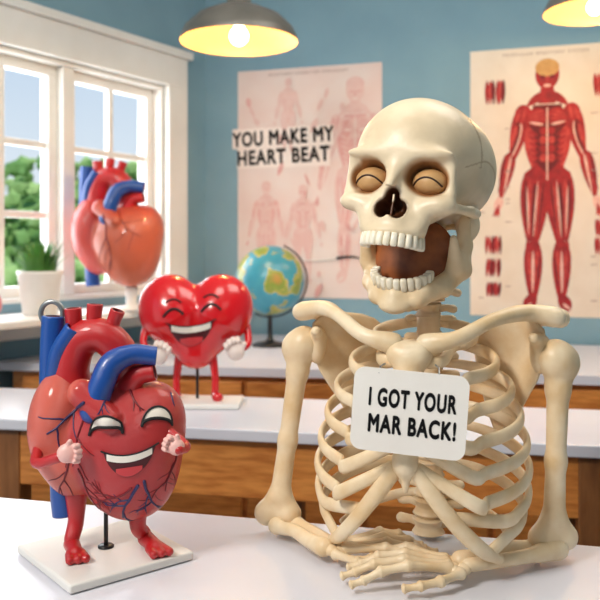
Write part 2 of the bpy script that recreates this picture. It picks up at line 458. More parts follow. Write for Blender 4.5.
bv=BVHTree.FromPolygons([tuple(p) for p in v],[tuple(int(i) for i in q) for q in f])
mb=MB()
for s in (-1,1):
    mb.ball((s*3.15,-5.7,-0.35),(1.85,1.5,1.45),0)
    def ly(x,zz): return -5.7-1.5*math.sqrt(max(0.02,1-(x/1.85)**2-((zz+0.35)/1.45)**2))
    pts=[]
    for i in range(11):
        x=-1.5+3.0*i/10; zz=-0.85+0.8*(1-(x/1.5)**2); pts.append((s*3.15+x,ly(x,zz)-0.03,zz))
    mb.tube(pts,0.10,1,n=6)
line=[]
for i in range(60):
    t=i/59
    y=-1.2+0.22*math.sin(i*1.9); z=9.6-7.2*t
    h=bv.ray_cast(V((20,y+0.2*math.sin(i*2.3),z)),V((-1,0,0)))[0]
    if h: line.append(h+V((-0.01,0,0)))
mb.tube(line,0.04,2,n=5,sub=2)
line=[]
for i in range(50):
    t=i/49
    z=1.9+1.6*math.sin(t*math.pi)+0.12*math.sin(i*2.1); y=-3.6+9.0*t
    h=bv.ray_cast(V((20,y,z)),V((-1,0,0)))[0]
    if h: line.append(h+V((-0.01,0,0)))
mb.tube(line,0.04,2,n=5,sub=2)
mb.v=zs(mb.v).tolist()
mb.build('closed_eyes',['lid','dark','suture'],sk,True,M4=SM)
def tooth(mb,c,ang,w,h,d):
    R=Matrix.Rotation(ang,3,'Z'); v=[];f=[]
    prof=[(0.55,-1.0),(0.85,-0.92),(1,-0.6),(0.97,0.2),(0.8,1.0)]
    for (q,z) in prof:
        for i in range(12):
            a=2*math.pi*i/12; cx=math.copysign(abs(math.cos(a))**0.6,math.cos(a)); cy=math.copysign(abs(math.sin(a))**0.6,math.sin(a))
            p=R@V((cx*w*q,cy*d*(q if z<0 else q*0.9),0)); v.append((c[0]+p.x,c[1]+p.y,c[2]+z*h))
    for j in range(4):
        for i in range(12): f.append((j*12+i,j*12+(i+1)%12,(j+1)*12+(i+1)%12,(j+1)*12+i))
    f.append(tuple(reversed(range(12)))); f.append(tuple(range(48,60)))
    if h<0: f=[tuple(reversed(q)) for q in f]
    mb.add(v,f)
def arc_teeth(mb,cy,a_,b_,z,h):
    th=np.linspace(-1.75,1.75,400); X=a_*np.sin(th); Y=cy-b_*np.cos(th)
    L=np.concatenate([[0],np.cumsum(np.hypot(np.diff(X),np.diff(Y)))]); n=14
    for i in range(n):
        l=L[-1]*(i+0.5)/n; t=np.interp(l,L,th)
        w=L[-1]/n*0.5
        tooth(mb,(a_*math.sin(t),cy-b_*math.cos(t),z+0.05*random.random()),math.atan2(b_*math.sin(t),a_*math.cos(t)),w,h,0.36 if 3<i<10 else 0.48)
mb=MB(); arc_teeth(mb,-5.9,2.95,2.88,-7.35,0.75); mb.v=zs(mb.v).tolist()
mb.build('upper_teeth',['tooth'],sk,True,M4=SM)
# mandible
G=grid((-7,-10.6,-13.2),(7,2.4,-2.0),0.16); F=None
for s in (-1,1):
    segs=[((5.4,0.4,-3.2),(5.4,-0.4,-6.0),.65,.85),((5.4,-0.4,-6.0),(5.2,-1.0,-8.9),.85,1.0),((5.2,-1.0,-8.9),(4.1,-4.4,-10.0),1.0,.85),
          ((4.1,-4.4,-10.0),(2.2,-7.3,-10.3),.85,.85),((2.2,-7.3,-10.3),(0,-8.1,-10.4),.85,.95),
          ((5.1,-2.9,-4.2),(5.0,-2.4,-8.0),.38,1.0),((5.2,-1.2,-6.6),(5.0,-2.0,-8.4),.8,1.0),
          ((4.3,-2.6,-9.2),(2.8,-6.4,-9.4),.8,.68),((2.8,-6.4,-9.4),(0,-7.9,-9.5),.68,.68)]
    for a,b,ra,rb in segs:
        d=cap(G,(a[0]*s,a[1],a[2]),(b[0]*s,b[1],b[2]),ra,rb)
        F=d if F is None else smin(F,d,0.7)
F=smin(F,ell(G,(0,-8.6,-10.8),(1.5,0.85,0.75)),0.8)
v,f=nets(F,(-7,-10.6,-13.2),0.16)
JM=Matrix.Translation((0,0.5,-3))@Matrix.Rotation(math.radians(30),4,'X')@Matrix.Translation((0,-0.5,3))
def jx(v): return zs([tuple(JM@V(p)) for p in v]).tolist()
mb=MB(); mb.add(jx(v.tolist()),f.tolist()); mb.build('mandible',['bone'],sk,True,M4=SM)
mb=MB(); arc_teeth(mb,-5.2,3.0,2.9,-8.35,-0.75); mb.v=jx(mb.v); mb.build('lower_teeth',['tooth'],sk,True,M4=SM)
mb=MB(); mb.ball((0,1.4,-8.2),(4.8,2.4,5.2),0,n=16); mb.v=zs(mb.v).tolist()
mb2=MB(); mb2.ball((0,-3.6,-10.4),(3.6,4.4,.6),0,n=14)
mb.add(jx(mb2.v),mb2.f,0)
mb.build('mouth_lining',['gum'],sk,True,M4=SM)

# ---- spine
mb=MB()
def vertebra(c,t,rb,h,side,back):
    c=V(c);t=V(t).normalized(); side=V(side).normalized()
    mb.tube([c-t*h*.5,c-t*h*.25,c,c+t*h*.25,c+t*h*.5],[rb*1.05,rb*.9,rb*.82,rb*.9,rb*1.05],0,n=18,sub=3,ck=.12)
    for s in (-1,1):
        mb.tube([c+side*s*rb*.5+back*rb*.4,c+side*s*rb*1.3+back*rb*.6+t*h*.1,c+side*s*rb*1.9+back*rb*.9],[rb*.35,rb*.28,rb*.34],0,n=8)
    mb.tube([c+back*rb*.6,c+back*rb*1.6-t*h*.1,c+back*rb*2.2-t*h*.25],[rb*.36,rb*.26,rb*.28],0,n=8)
sd=(RT@V((1,0,0))); bk=(RT@V((0,1,0)))
for i in range(12):
    z=0.018+0.0265*i
    vertebra(tl(0,0.012*math.sin(i/12*math.pi),z),(0,0,1),0.0225-0.0005*i,0.020 if i else .019,sd,bk)
mb.tube([tl(0,0,.022),tl(0,.012,.16),tl(0,0,.32)],.0165,0,n=14,ck=.3)
mb.build('thoracic_spine',['bone'],sk,True)
mb=MB()
n0=tl(0,0.0,0.325); n1=V((0.186,1.125,1.215))
for i in range(7):
    t=i/6; p=n0.lerp(n1,t)+V((0.010*math.sin(t*math.pi),0,0))
    vertebra(p,n1-n0,0.0175,0.0185,sd,bk)
mb.tube([n0,n0.lerp(n1,.5)+V((.010,0,0)),n1],.0125,0,n=12)
mb.build('cervical_spine',['bone'],sk,True)

# ---- ribs
mb=MB()
AR=[.069,.098,.118,.130,.138,.141,.140,.134]
DR=[.024,.036,.046,.056,.064,.070,.072,.066]
margin=[(0.014,-.178,.142),(0.035,-.178,.112),(0.062,-.168,.076),(0.088,-.150,.046),(0.106,-.125,.028)]
def mpt(t):
    k=t*(len(margin)-1); i=min(int(k),len(margin)-2); return V(margin[i]).lerp(V(margin[i+1]),k-i)
for s in (-1,1):
    for i in range(8):
        z0=0.305-0.0285*i; a=AR[i]; bb=0.062+0.005*min(i,5)+ (0.0 if i else -0.01); cy=-bb+0.018
        endphi=math.radians(138 if i<6 else 126-7*(i-6)); pts=[]
        pts.append(tl(s*0.014,0.012,z0))
        for ph in np.linspace(math.radians(22),endphi,8):
            x=a*math.sin(ph); y=cy+bb*math.cos(ph)*1.12; z=z0-DR[i]*((1-math.cos(ph))/2)**0.9
            pts.append(tl(s*x,y,z))
        if i<6:
            zz=0.270-0.025*i
            ex=tl(s*0.016,-0.152-0.0052*i,zz)
            mdl=tl(s*(0.05+0.007*i if i else .04),-0.140-0.0065*i,(zz+ (z0-DR[i]*0.87))/2-0.005-0.0025*i)
            pts+= [mdl,ex]
        else:
            m_=mpt((0.42,0.86)[i-6]); pts.append(tl(s*m_.x,m_.y,m_.z))
        n=len(pts)
        mb.tube(pts,[.006,.007,.0080]+[.0089]*(n-4)+[.0080],0,n=12,r2=[.004,.0043,.0045]+[.0048]*(n-4)+[.005],up=(0,0,1),sub=5)
    mb.tube([tl(s*x,y,z) for x,y,z in margin],[.0105,.0105,.010,.0095,.007],0,n=12,r2=[.007]*5,up=(0,0,1))
    pts=[tl(s*x,y,z) for x,y,z in ((.012,.012,.062),(.05,.018,.052),(.095,-.005,.038),(.115,-.045,.026))]
    mb.tube(pts,[.006,.007,.007,.004],0,n=8,r2=.0045,up=(0,0,1))
mb.build('ribs',['bone'],sk,True)
spec=[('c',tl(-.012,-.152,.280),tl(.012,-.152,.280),.017,.017),('c',tl(0,-.152,.270),tl(0,-.160,.245),.020,.016),('c',tl(0,-.162,.235),tl(0,-.180,.150),.014,.016),('c',tl(0,-.180,.150),tl(0,-.178,.118),.010,.004)]
spec=[(a[0],tuple(a[1]),tuple(a[2]),a[3],a[4]) for a in spec]
mb=MB(); sdfspec(spec,0.008,0.0025,mb); mb.build('sternum',['bone'],sk,True)
# ---- clavicles, scapulae
mb=MB()
for s in (-1,1):
    mb.tube([tl(s*.020,-.150,.292),tl(s*.06,-.150,.302),tl(s*.10,-.115,.322),tl(s*.136,-.065,.328),tl(s*.170,-.045,.322)],[.014,.0095,.009,.011,.014],0,n=14,r2=[.012,.009,.009,.014,.022],up=(0,0,1))
mb.build('clavicles',['bone'],sk,True)
mb=MB()
for s in (-1,1):
    out=[(.168,.316,-.045),(.130,.322,-.040),(.092,.322,-.016),(.062,.304,.010),(.058,.264,.030),(.070,.205,.034),(.088,.146,.026),(.104,.140,.014),(.122,.176,-.010),(.142,.220,-.036),(.160,.250,-.045)]
    cx=(.110,.250,-.004)
    v=[];f=[]; n=len(out)
    for off in (-.004,.004):
        for (x,z,y) in out: v.append(tl(s*x,y+off,z))
        for (x,z,y) in out: v.append(tl(s*(cx[0]+(x-cx[0])*.55),(cx[2]+(y-cx[2])*.55)+off*.6+0.006,cx[1]+(z-cx[1])*.55))
        v.append(tl(s*cx[0],cx[2]+0.008+off*.5,cx[1]))
    K=2*n+1
    for i in range(n):
        j=(i+1)%n
        f+=[(i,j,n+j,n+i),(n+i,n+j,2*n),(K+j,K+i,K+n+i,K+n+j),(K+n+j,K+n+i,K+2*n),(j,i,K+i,K+j)]
    if s<0: f=[tuple(reversed(q)) for q in f]
    mb.add(v,f)
mb2=MB()
for s in (-1,1):
    sdfspec([('c',tuple(tl(s*.178,-.038,.320)),tuple(tl(s*.158,-.012,.320)),.013,.011),('c',tuple(tl(s*.158,-.012,.320)),tuple(tl(s*.075,.026,.294)),.011,.006),
             ('e',tuple(tl(s*.154,-.040,.272)),(.014,.016,.026)),('c',tuple(tl(s*.154,-.034,.285)),tuple(tl(s*.146,-.07,.296)),.010,.007)],0.01,0.0025,mb2)
mb.build('scapula_blades',['bone'],sk,True,subsurf=1)
mb2.build('scapula_spines',['bone'],sk,True)
# ---- arms
mb=MB()
def humerus(head,elbow,medial,fw):
    head=V(head);elbow=V(elbow);m=V(medial).normalized(); ax=(elbow-head)
    P=lambda t,off=0:tuple(head+ax*t+m*off)
    sp=[('e',P(0.0,.004),(.0250,.0250,.0250)),('e',P(0.03,-.012),(.016,.016,.02)),('c',P(.03),P(.16),.020,.0155),('c',P(.16),P(.55),.0145,.0128),
        ('c',P(.55),P(.86),.0128,.0145),('c',P(.86,-.004),P(.955,-.018),.012,.0145),('c',P(.86,.004),P(.955,.020),.012,.0145),('c',P(.970,-.014),P(.970,.014),.0150,.0150)]
    sdfspec(sp,0.010,0.0022,mb)
hl=tl(-.177,-.040,.275); hr=tl(.177,-.040,.268)
el=V((-.034,1.150,.7715)); er=V((.334,1.055,.7715))
humerus(hl,el,(1,-0.2,0),0); humerus(hr,er,(-1,-0.2,0),0)
mb.build('humerus_bones',['bone'],sk,True)
mb=MB()
wl=V((.038,1.052,.771)); wr=V((.204,.990,.773))
def forearm(e,w,lat):
    d=(w-e).normalized(); l=V((0,0,1)).cross(d).normalized()
    mb.tube([e-d*.012+l*.010,e+d*.015+l*.012,e.lerp(w,.35)+l*.013,e.lerp(w,.7)+l*.012,w+l*.008],[.014,.012,.009,.0085,.0085],0,n=12)
    mb.tube([e+d*.004-l*.014,e+d*.02-l*.012,e.lerp(w,.4)-l*.011+V((0,0,.004)),e.lerp(w,.75)-l*.010,w-l*.008],[.012,.009,.009,.010,.0125],0,n=12)
forearm(el+V((.01,-.006,-.002)),wl,1); forearm(er+V((-.012,-.006,-.002)),wr,-1)
mb.build('forearm_bones',['bone'],sk,True)
def hand(name,w,ang,side,sc):
    mb=MB(); f=V((math.cos(ang),math.sin(ang),0)); l=V((-math.sin(ang),math.cos(ang),0))*side
    P=lambda a,b,z: V((w.x,w.y,0.7515))+f*a*sc+l*b*sc+V((0,0,z))
    for (a,b,r) in ((.004,-.012,.0095),(.005,.004,.0095),(.008,.014,.008),(.016,-.016,.0085),(.017,-.004,.0095),(.017,.008,.0088),(.016,.018,.0075)):
        mb.ball(P(a,b,.018),(r,r*.9,r*.8),0,n=8)
    def seg(p,q,r): mb.tube([p,p.lerp(q,.25),p.lerp(q,.6),p.lerp(q,.85),q],[r*1.3,r*.9,r*.8,r*.95,r*1.2],0,n=10,sub=3,ck=.6)
    fin=[(-.031,-.013,.056,(.036,.023,.017),.05),(-.011,-.004,.058,(.040,.026,.018),.0),(.010,.006,.054,(.036,.024,.018),-.03),(.030,.016,.049,(.028,.019,.016),-.08)]
    for k,(kb,bb,ml,ph,sp) in enumerate(fin):
        p=P(.022,bb,.020); q=P(.022+ml,kb,.030); seg(p,q,.0062*sc+.0004)
        a=.022+ml; b=kb; zz=[.024,.014,.0095]
        prev=q
        for j,L in enumerate(ph):
            a+=L*(.96,.93,.9)[j]; b+=-sp*L*1.2
            q=P(a,b,zz[j]+.001*k); seg(prev,q,(.0058,.0052,.0044)[j]*sc+.0005); prev=q
    p=P(.010,-.022,.017); q=P(.040,-.044,.016); seg(p,q,.0066*sc); r_=P(.066,-.052,.014); seg(q,r_,.0060*sc); t_=P(.086,-.052,.011); seg(r_,t_,.0052*sc)
    mb.build(name,['bone'],sk,True)
hand('hand_bones_a',wl,math.radians(-5),1,.94)
hand('hand_bones_b',wr,math.radians(181),-1,.96)

# ---- card
def text(name,body,w,h,matn,parent=None,bold=0.0,sp=1.06):
    c=bpy.data.curves.new(name,'FONT'); c.body=body; c.align_x='CENTER'; c.align_y='CENTER'; c.size=1
    c.space_character=sp
    o=bpy.data.objects.new(name,c); scene.collection.objects.link(o); c.materials.append(M[matn])
    bpy.context.view_layer.update()
    dg=bpy.context.evaluated_depsgraph_get(); me=bpy.data.meshes.new_from_object(o.evaluated_get(dg))
    bpy.data.objects.remove(o)
    vs=[(p.co.x,p.co.y) for p in me.vertices]; fs=[tuple(p.vertices) for p in me.polygons]
    A_=[];B_=[]
    offs=[(0,0)] if not bold else [(bold*math.cos(a),bold*math.sin(a)) for a in np.linspace(0,2*math.pi,8,endpoint=False)]+[(0,0)]
    for dx,dy in offs:
        k=len(A_); A_+=[(x+dx,y+dy) for x,y in vs]; B_+=[tuple(i+k for i in q) for q in fs]
    xs=[p[0] for p in A_]; ys=[p[1] for p in A_]
    cx=(min(xs)+max(xs))/2; cy=(min(ys)+max(ys))/2; sx=w/(max(xs)-min(xs)); sy=h/(max(ys)-min(ys))
    m2=bpy.data.meshes.new(name); m2.from_pydata([((x-cx)*sx,0,(y-cy)*sy) for x,y in A_],[],B_); m2.materials.append(M[matn])
    o=bpy.data.objects.new(name,m2); scene.collection.objects.link(o)
    if parent: o.parent=parent
    return o
cc=at(409,413,0.935)
card=empty('message_card',cc,math.radians(-12))
W,H=.134,.098; r=.013; mbc=MB(); outl=[]
for (sx,sz,a0) in ((1,1,0),(-1,1,90),(-1,-1,180),(1,-1,270)):
    for k in range(7):
        a=math.radians(a0+15*k); outl.append((sx*(W/2-r)+r*math.cos(a),sz*(H/2-r)+r*math.sin(a)))
n=len(outl)
v=[(x,-.001,z) for x,z in outl]+[(x,.001,z) for x,z in outl]
f=[tuple(range(n)),tuple(reversed(range(n,2*n)))]+[(i,n+i,n+(i+1)%n,(i+1)%n) for i in range(n)]
mbc.add(v,f); RC=Matrix.Rotation(math.radians(4),4,'Y')
mbc.build('card_sheet',['card'],card,smooth=False,M4=RC)
for nm,body,w,z,xo in (('line_1','I GOT YOUR',.102,.015,.004),('line_2','MAR BACK!',.102,-.016,.003)):
    o=text(nm,body,w,.0225,'ink',card,bold=0.042,sp=1.14); o.location=(xo,-.0016,z); o.rotation_euler=(0,math.radians(4),0)
mbc=MB()
for s in (-1,1):
    mbc.tube([(s*.035,.0,.046),(s*.034,.01,.052),(s*.03,.02,.054)],.0012,0,n=6)
mbc.build('clips',['metal'],card)

# ================================================================= HEARTS
def patch(mb,bv,x0,x1,top,bot,off,m,n=18,k=6):
    v=[];f=[]
    for i in range(n+1):
        x=x0+(x1-x0)*i/n
        for j in range(k+1):
            z=bot(x)+(top(x)-bot(x))*j/k
            h=bv.ray_cast(V((x,-300,z)),V((0,1,0)))
            y=h[0].y if h[0] else 0
            v.append((x,y-off,z))
    for i in range(n):
        for j in range(k): f.append((i*(k+1)+j,(i+1)*(k+1)+j,(i+1)*(k+1)+j+1,i*(k+1)+j+1))
    mb.add(v,f,m)
def sline(mb,bv,pts,r,m,lift=0.2,n=6,skip=None):
    out=[];P=[]
    for i in range(len(pts)-1):
        for j in range(4):
            t=j/4; P.append((pts[i][0]*(1-t)+pts[i+1][0]*t,pts[i][1]*(1-t)+pts[i+1][1]*t))
    P.append(pts[-1])
    for x,z in P:
        if skip and skip(x,z): break
        h=bv.ray_cast(V((x,-300,z)),V((0,1,0)))
        if h[0]: out.append(V((x,h[0].y-lift,z)))
    if len(out)>2: mb.tube(out,r,m,n=n,sub=2)
def anat_heart(parent,pal,matname,veins=1,seed=1):
    G=grid((-98,-66,-96),(92,66,86),1.6)
    A_=ell(G,(12,0,2),(60,48,58)); A_=smin(A_,ell(G,(20,-2,-34),(44,38,44)),18); A_=smin(A_,ell(G,(40,4,22),(32,34,36)),10)
    B_=ell(G,(-54,2,20),(29,36,52),Matrix.Rotation(0.12,3,'Y')); B_=smin(B_,ell(G,(-38,6,-14),(34,34,44)),14)
    C_=cap(G,(-22,-30,52),(8,-44,30),14,10)
    F=smin(A_,B_,5); F=smin(F,C_,6)
    v,f=nets(F,(-98,-66,-96),1.6)
    P=v; GG=[P[:,0].astype(np.float32),P[:,1].astype(np.float32),P[:,2].astype(np.float32)]
    da=smin(ell(GG,(12,0,2),(60,48,58)),ell(GG,(20,-2,-34),(44,38,44)),18)
    db=smin(ell(GG,(-54,2,20),(29,36,52),Matrix.Rotation(0.12,3,'Y')),ell(GG,(-38,6,-14),(34,34,44)),14)
    w=1/(1+np.exp(np.clip((db-da)/1.6,-30,30)))
    ca=np.array(lin(pal[0]));cb=np.array(lin(pal[1])); cc_=np.array(lin(pal[2]))
    cols=ca*(1-w[:,None])+cb*w[:,None]
    q=np.clip((P[:,2]-20)/40,0,1)[:,None]*(1-w[:,None])*0.6
    cols=cols*(1-q)+cc_*q
    mb=MB(); mb.add(v.tolist(),f.tolist()); mb.build('heart_muscle',[matname],parent,cols=cols)
    bv=BVHTree.FromPolygons([tuple(p) for p in v],[tuple(int(i) for i in qq) for qq in f])
    mb=MB()
    def ribbed(pts,r,m,oe=True,n=16):
        K=[V(p) for p in pts]
        rr=r if hasattr(r,'__len__') else [r]*len(K)
        mb.tube(K,rr,m,n=n,sub=8,open_end=oe,hole=2)
    ribbed([(-40,4,40),(-41,2,74),(-30,0,100),(-8,-2,104),(10,0,84),(14,4,50)],[20,18,18,17,17,16],1,False,20)
    ribbed([(-36,1,96),(-38,1,114),(-39,0,131)],[9,8,8.5],1); ribbed([(-19,0,108),(-18,0,122),(-17,0,135)],[8.5,7.5,8],1); ribbed([(-3,-1,106),(2,-1,119),(6,-2,129)],[8,7,7.5],1)
    ribbed([(-60,6,40),(-62,6,80),(-60,6,122)],[14,12,12],0)
    ribbed([(-56,-2,66),(-50,-8,90),(-36,-10,112)],[10,9,9],0)
    ribbed([(-10,-34,36),(-2,-32,62),(6,-26,80),(24,-18,88),(46,-14,86)],[13,12,12,10,9.5],0,True,18)
    ribbed([(4,-24,76),(6,-10,88),(14,2,98)],[9,8,8],0)
    ribbed([(16,-10,50),(28,-12,66),(44,-12,70)],[12,10,9],1)
    ribbed([(-50,8,-20),(-52,8,-52),(-50,8,-76)],[14,12,12],0)
    mb.build('great_vessels',['blue','red','hole'],parent)
    rd=random.Random(seed); mb=MB()
    face=(lambda x,z: (-12<x<68 and 8<z<36) or (-6<x<52 and -26<z<12)) if veins==1 else None
    def branch(x,z,a,L,r,m,dep):
        pts=[(x,z)]
        for i in range(5):
            a+=rd.uniform(-.3,.3); x+=math.cos(a)*L/5; z+=math.sin(a)*L/5; pts.append((x,z))
            if dep>0 and i in (1,2,3): branch(x,z,a+rd.choice((-1,1))*rd.uniform(.5,1.0),L*.5,r*.6,m,dep-1)
        sline(mb,bv,pts,[r,r*.5],m,lift=r*0.1,skip=face)
    if veins==1:
        branch(-16,46,-2.3,50,1.8,0,1); branch(-18,30,-2.1,50,1.4,1,1)
        branch(34,-34,-2.0,40,1.9,0,2); branch(40,-30,-1.2,38,1.6,0,2); branch(28,-36,-2.7,44,1.4,1,2)
        branch(70,4,-1.8,50,1.6,1,2); branch(-34,-4,-1.9,50,1.4,1,1); branch(-24,-20,-1.4,46,1.3,1,2)
        branch(16,60,-.5,46,1.6,1,1); branch(6,54,-1.6,22,1.3,0,1); branch(60,48,-1.0,30,1.2,0,1)
    else:
        branch(-10,40,-1.4,90,1.4,1,1); branch(10,48,-1.0,60,1.1,1,1)
    mb.build('coronary_vessels',['veinb','veinr'],parent)
    return bv
def cartoon_hand(name,parent,c,dirv,side,r,matn):
    c=V(c); d=V(dirv).normalized(); up=V((0,-1,0)); l=d.cross(up).normalized()*side
    sp=[('e',tuple(c),(r*.95,r*.7,r*.95))]
    for k,b in enumerate((-.75,-.25,.25,.72)):
        p=c+l*b*r+d*r*.5; q=p+d*r*(.75,.9,.85,.65)[k]+V((0,-r*.25,0)); e_=q+V((0,-r*.35,0))-d*r*.25
        sp+=[('c',tuple(p),tuple(q),r*.27,r*.25),('c',tuple(q),tuple(e_),r*.25,r*.22)]
    p=c-l*r*.6; sp.append(('c',tuple(p),tuple(p-l*r*.6+d*r*.45+V((0,-r*.2,0))),r*.3,r*.25))
    mb=MB(); sdfspec(sp,r*.12,r*.09,mb); mb.build(name,[matn],parent)

# ---- heart character (front left)
s1=1.06/800
hp=at(112,440,1.06)
h1=empty('anatomical_heart_model',hp,0,s1)
bv1=anat_heart(h1,((204,46,48),(234,108,88),(214,64,58)),'heart',1,3)
base_z=(0.7625-hp.z)/s1
mb=MB()
def eye(bv,cx,cz,w,h,mb,lw=1.2,rot=0):
    top=lambda x:cz+rot*(x-cx)+h*math.sqrt(max(0,1-((x-cx)/w)**2))
    bot=lambda x:cz+rot*(x-cx)+h*.42*math.sqrt(max(0,1-((x-cx)/w)**2))-1
    patch(mb,bv,cx-w,cx+w,top,bot,0.8,0,n=22)
    xs=[cx-w*math.cos(math.pi*i/14) for i in range(15)]
    sline(mb,bv,[(x,top(x)) for x in xs],lw*.9,1,lift=1.0)
    sline(mb,bv,[(x,bot(x)) for x in xs],lw*1.3,1,lift=1.2)
eye(bv1,5,18,16,17,mb,rot=.08); eye(bv1,51,23,13,16,mb,rot=-.10)
def mouth(bv,cx,cz,w,hh,mb,lift=1.0,slope=0.0):
    t=lambda x:cz+slope*(x-cx)+w*.22*((x-cx)/w)**2
    b_=lambda x:t(x)-hh*max(0,1-((x-cx)/w)**2)**.7
    patch(mb,bv,cx-w,cx+w,t,b_,lift,2)
    patch(mb,bv,cx-w*.86,cx+w*.86,lambda x:t(x)-.3,lambda x:max(t(x)-hh*.32,b_(x)+.2),lift*1.5,0)
    patch(mb,bv,cx-w*.5,cx+w*.5,lambda x:min(t(x)-hh*.62+1.5*(1-((x-cx)/w/.5)**2),t(x)),lambda x:b_(x)+.5,lift*1.5,3)
    sline(mb,bv,[(cx-w*1.08+2.16*w*i/10,t(cx-w*1.08+2.16*w*i/10)) for i in range(11)],lift*.8,1,lift=lift)
mouth(bv1,27,-3,24,21,mb,slope=.10)
mb.build('face',['eyew','ink','mouth','tongue'],h1)
mb=MB()
mb.tube([(-66,-20,-2),(-62,-42,-12),(-38,-52,-4)],[6,5,5],0,n=10); mb.tube([(60,-22,14),(78,-32,2),(74,-46,2)],[5,5,5],0,n=10)
for (x0,z0,x1,y1) in ((-36,-50,-38,-8),(26,-62,30,8)):
    mb.tube([(x0,0,z0),(x0,0,(z0+base_z)/2),(x1,y1,base_z+14)],[11,8,7.5],0,n=14)
mb.build('limbs',['red'],h1)
for i,(x,y,dx) in enumerate(((-38,-8,.5),(32,8,.75))):
    fz=base_z; sp=[('c',(x,y,fz+9),(x+dx*18,y-18,fz+7),8,7)]
    for k in (-1,0,1): sp.append(('c',(x+dx*18+k*5,y-18+k*3*dx,fz+5.5),(x+dx*28+k*7,y-28+k*5*dx,fz+4.5),5,4.2))
    mb=MB(); sdfspec(sp,2.5,0.9,mb); mb.build('foot_%d'%i,['red'],h1)
cartoon_hand('glove_1',h1,(-30,-53,0),(1,0,.05),1,9.5,'glovep')
cartoon_hand('glove_2',h1,(71,-44,4),(-.8,0,.4),-1,8.5,'glovep')
mb=MB(); mb.tube([(-8,8,-60),(-8,8,base_z)],2.2,0,n=10,ck=.1); mb.lathe([(0.1,2.5),(7,2.5),(8,1.5),(8,0)],(-8,8,base_z),m=0)
mb.build('rod',['black'],h1)
mb=MB(); ring=[(-62+11*math.cos(a),6,126+12*math.sin(a)) for a in np.linspace(-.9,3.9,12)]; mb.tube(ring,2.6,0,n=10); mb.build('hanging_ring',['metal'],h1)
Fb=frame((0,0),(math.cos(.69),math.sin(.69)),(-math.sin(.69),math.cos(.69)))
mb=MB(); w=.086/s1; mb.box(Fb,-w,w,-w,w,base_z-.0115/s1,base_z)
ob=mb.build('base_plate',['white'],h1,smooth=False,bevel=2.5); ob.location=(-9,6,0)

# ---- anatomical heart on sill
d3=3.19; s3=d3/800*0.60
hp3=at(120,240,d3)
h3=empty('anatomical_heart',hp3,math.radians(-8),s3)
anat_heart(h3,((204,98,66),(216,84,78),(206,70,60)),'heart_s',2,9)
zb=(0.9215-hp3.z)/s3
mb=MB(); mb.lathe([(0.1,-74),(9,-74),(10,-72),(9,zb+8),(26,zb+5),(28,zb+3),(28,zb),(0.1,zb)],(20,0,0),m=0); mb.build('stand',['white'],h3)

# ---- red heart on bench
d2=2.12; s2=d2/800; hp2=at(196,320,d2)
h2=empty('red_heart_mascot',hp2,math.radians(4),s2)
G=grid((-66,-44,-60),(66,44,58),1.3)
Fh=None
for s in (-1,1):
    q=smin(ell(G,(s*26,0,14),(31,27,32),Matrix.Rotation(s*-0.2,3,'Y')),cap(G,(s*20,0,2),(s*3,0,-30),31,17),10)
    Fh=q if Fh is None else smin(Fh,q,8)
v,f=nets(Fh,(-66,-44,-60),1.3)
mb=MB(); mb.add(v.tolist(),f.tolist()); mb.build('heart_body',['redgloss'],h2)
bv2=BVHTree.FromPolygons([tuple(p) for p in v],[tuple(int(i) for i in qq) for qq in f])
mb=MB()
for cx,sl in ((-20,.12),(16,.12)):
    sline(mb,bv2,[(cx-9+18*i/8,10+sl*(cx-9+18*i/8)+6*(1-(2*i/8-1)**2)) for i in range(9)],1.3,1,lift=.6)
    sline(mb,bv2,[(cx-7+14*i/8,22+sl*cx+3*(1-(2*i/8-1)**2)) for i in range(9)],0.9,1,lift=.4)
mouth(bv2,-3,-4,22,20,mb,lift=.7,slope=.08)
mb.build('face',['eyew','ink','mouth','tongue'],h2)
bz=(0.7645-hp2.z)/s2
mb=MB()
for x in (-19,19):
    mb.tube([(x*.8,0,-30),(x,0,-55),(x,0,bz+5)],[5,3.8,3.8],0,n=10)
    mb.tube([(x,2,bz+4),(x+(3 if x>0 else -3),-10,bz+3.5)],[4.5,5],0,n=10,r2=[4.5,5.5])
mb.tube([(-48,0,-2),(-50,-14,-22),(-36,-20,-30)],[4,3.5,3.5],0,n=10); mb.tube([(50,0,-2),(52,-12,-22),(42,-18,-28)],[4,3.5,3.5],0,n=10)
mb.build('limbs',['redgloss'],h2)
cartoon_hand('glove_1',h2,(-34,-26,-32),(.3,0,.7),1,9,'glove'); cartoon_hand('glove_2',h2,(40,-24,-29),(-.3,0,.7),-1,9,'glove')
mb=MB(); mb.tube([(1,6,-36),(1,6,bz)],1.5,0,n=8,ck=.1); mb.build('rod',['black'],h2)
mb=MB(); mb.box(frame((0,0),(1,-.1),(.1,1)),-34,46,-26,24,bz-.0140/s2,bz); mb.build('base_plate',['white'],h2,smooth=False,bevel=1.5)

# ================================================================= GLOBE
dg_=3.42; gc=at(270,280,dg_); gr=34.5*dg_/800
gl=empty('desk_globe',(gc.x,gc.y,0.75))
mb=MB(); mb.ball((0,0,gc.z-.75),gr,0,n=28); mb.build('sphere',['globe'],gl)
mb=MB(); zc=gc.z-.75
tilt=Matrix.Rotation(math.radians(23),3,'Y')
ring=[tilt@V((( gr+.010)*math.cos(a),0,(gr+.010)*math.sin(a)))+V((0,0,zc)) for a in np.linspace(-math.pi/2,math.pi/2,24)]
mb.tube(ring,.004,0,n=8)
mb.lathe([(.0,0),(.075,0),(.078,.006),(.06,.014),(.02,.022),(.011,.035),(.010,zc-gr-.012),(.016,zc-gr-.004),(.0,zc-gr-.003)],(0,0,0),m=0,n=32)
mb.build('stand',['black'],gl)

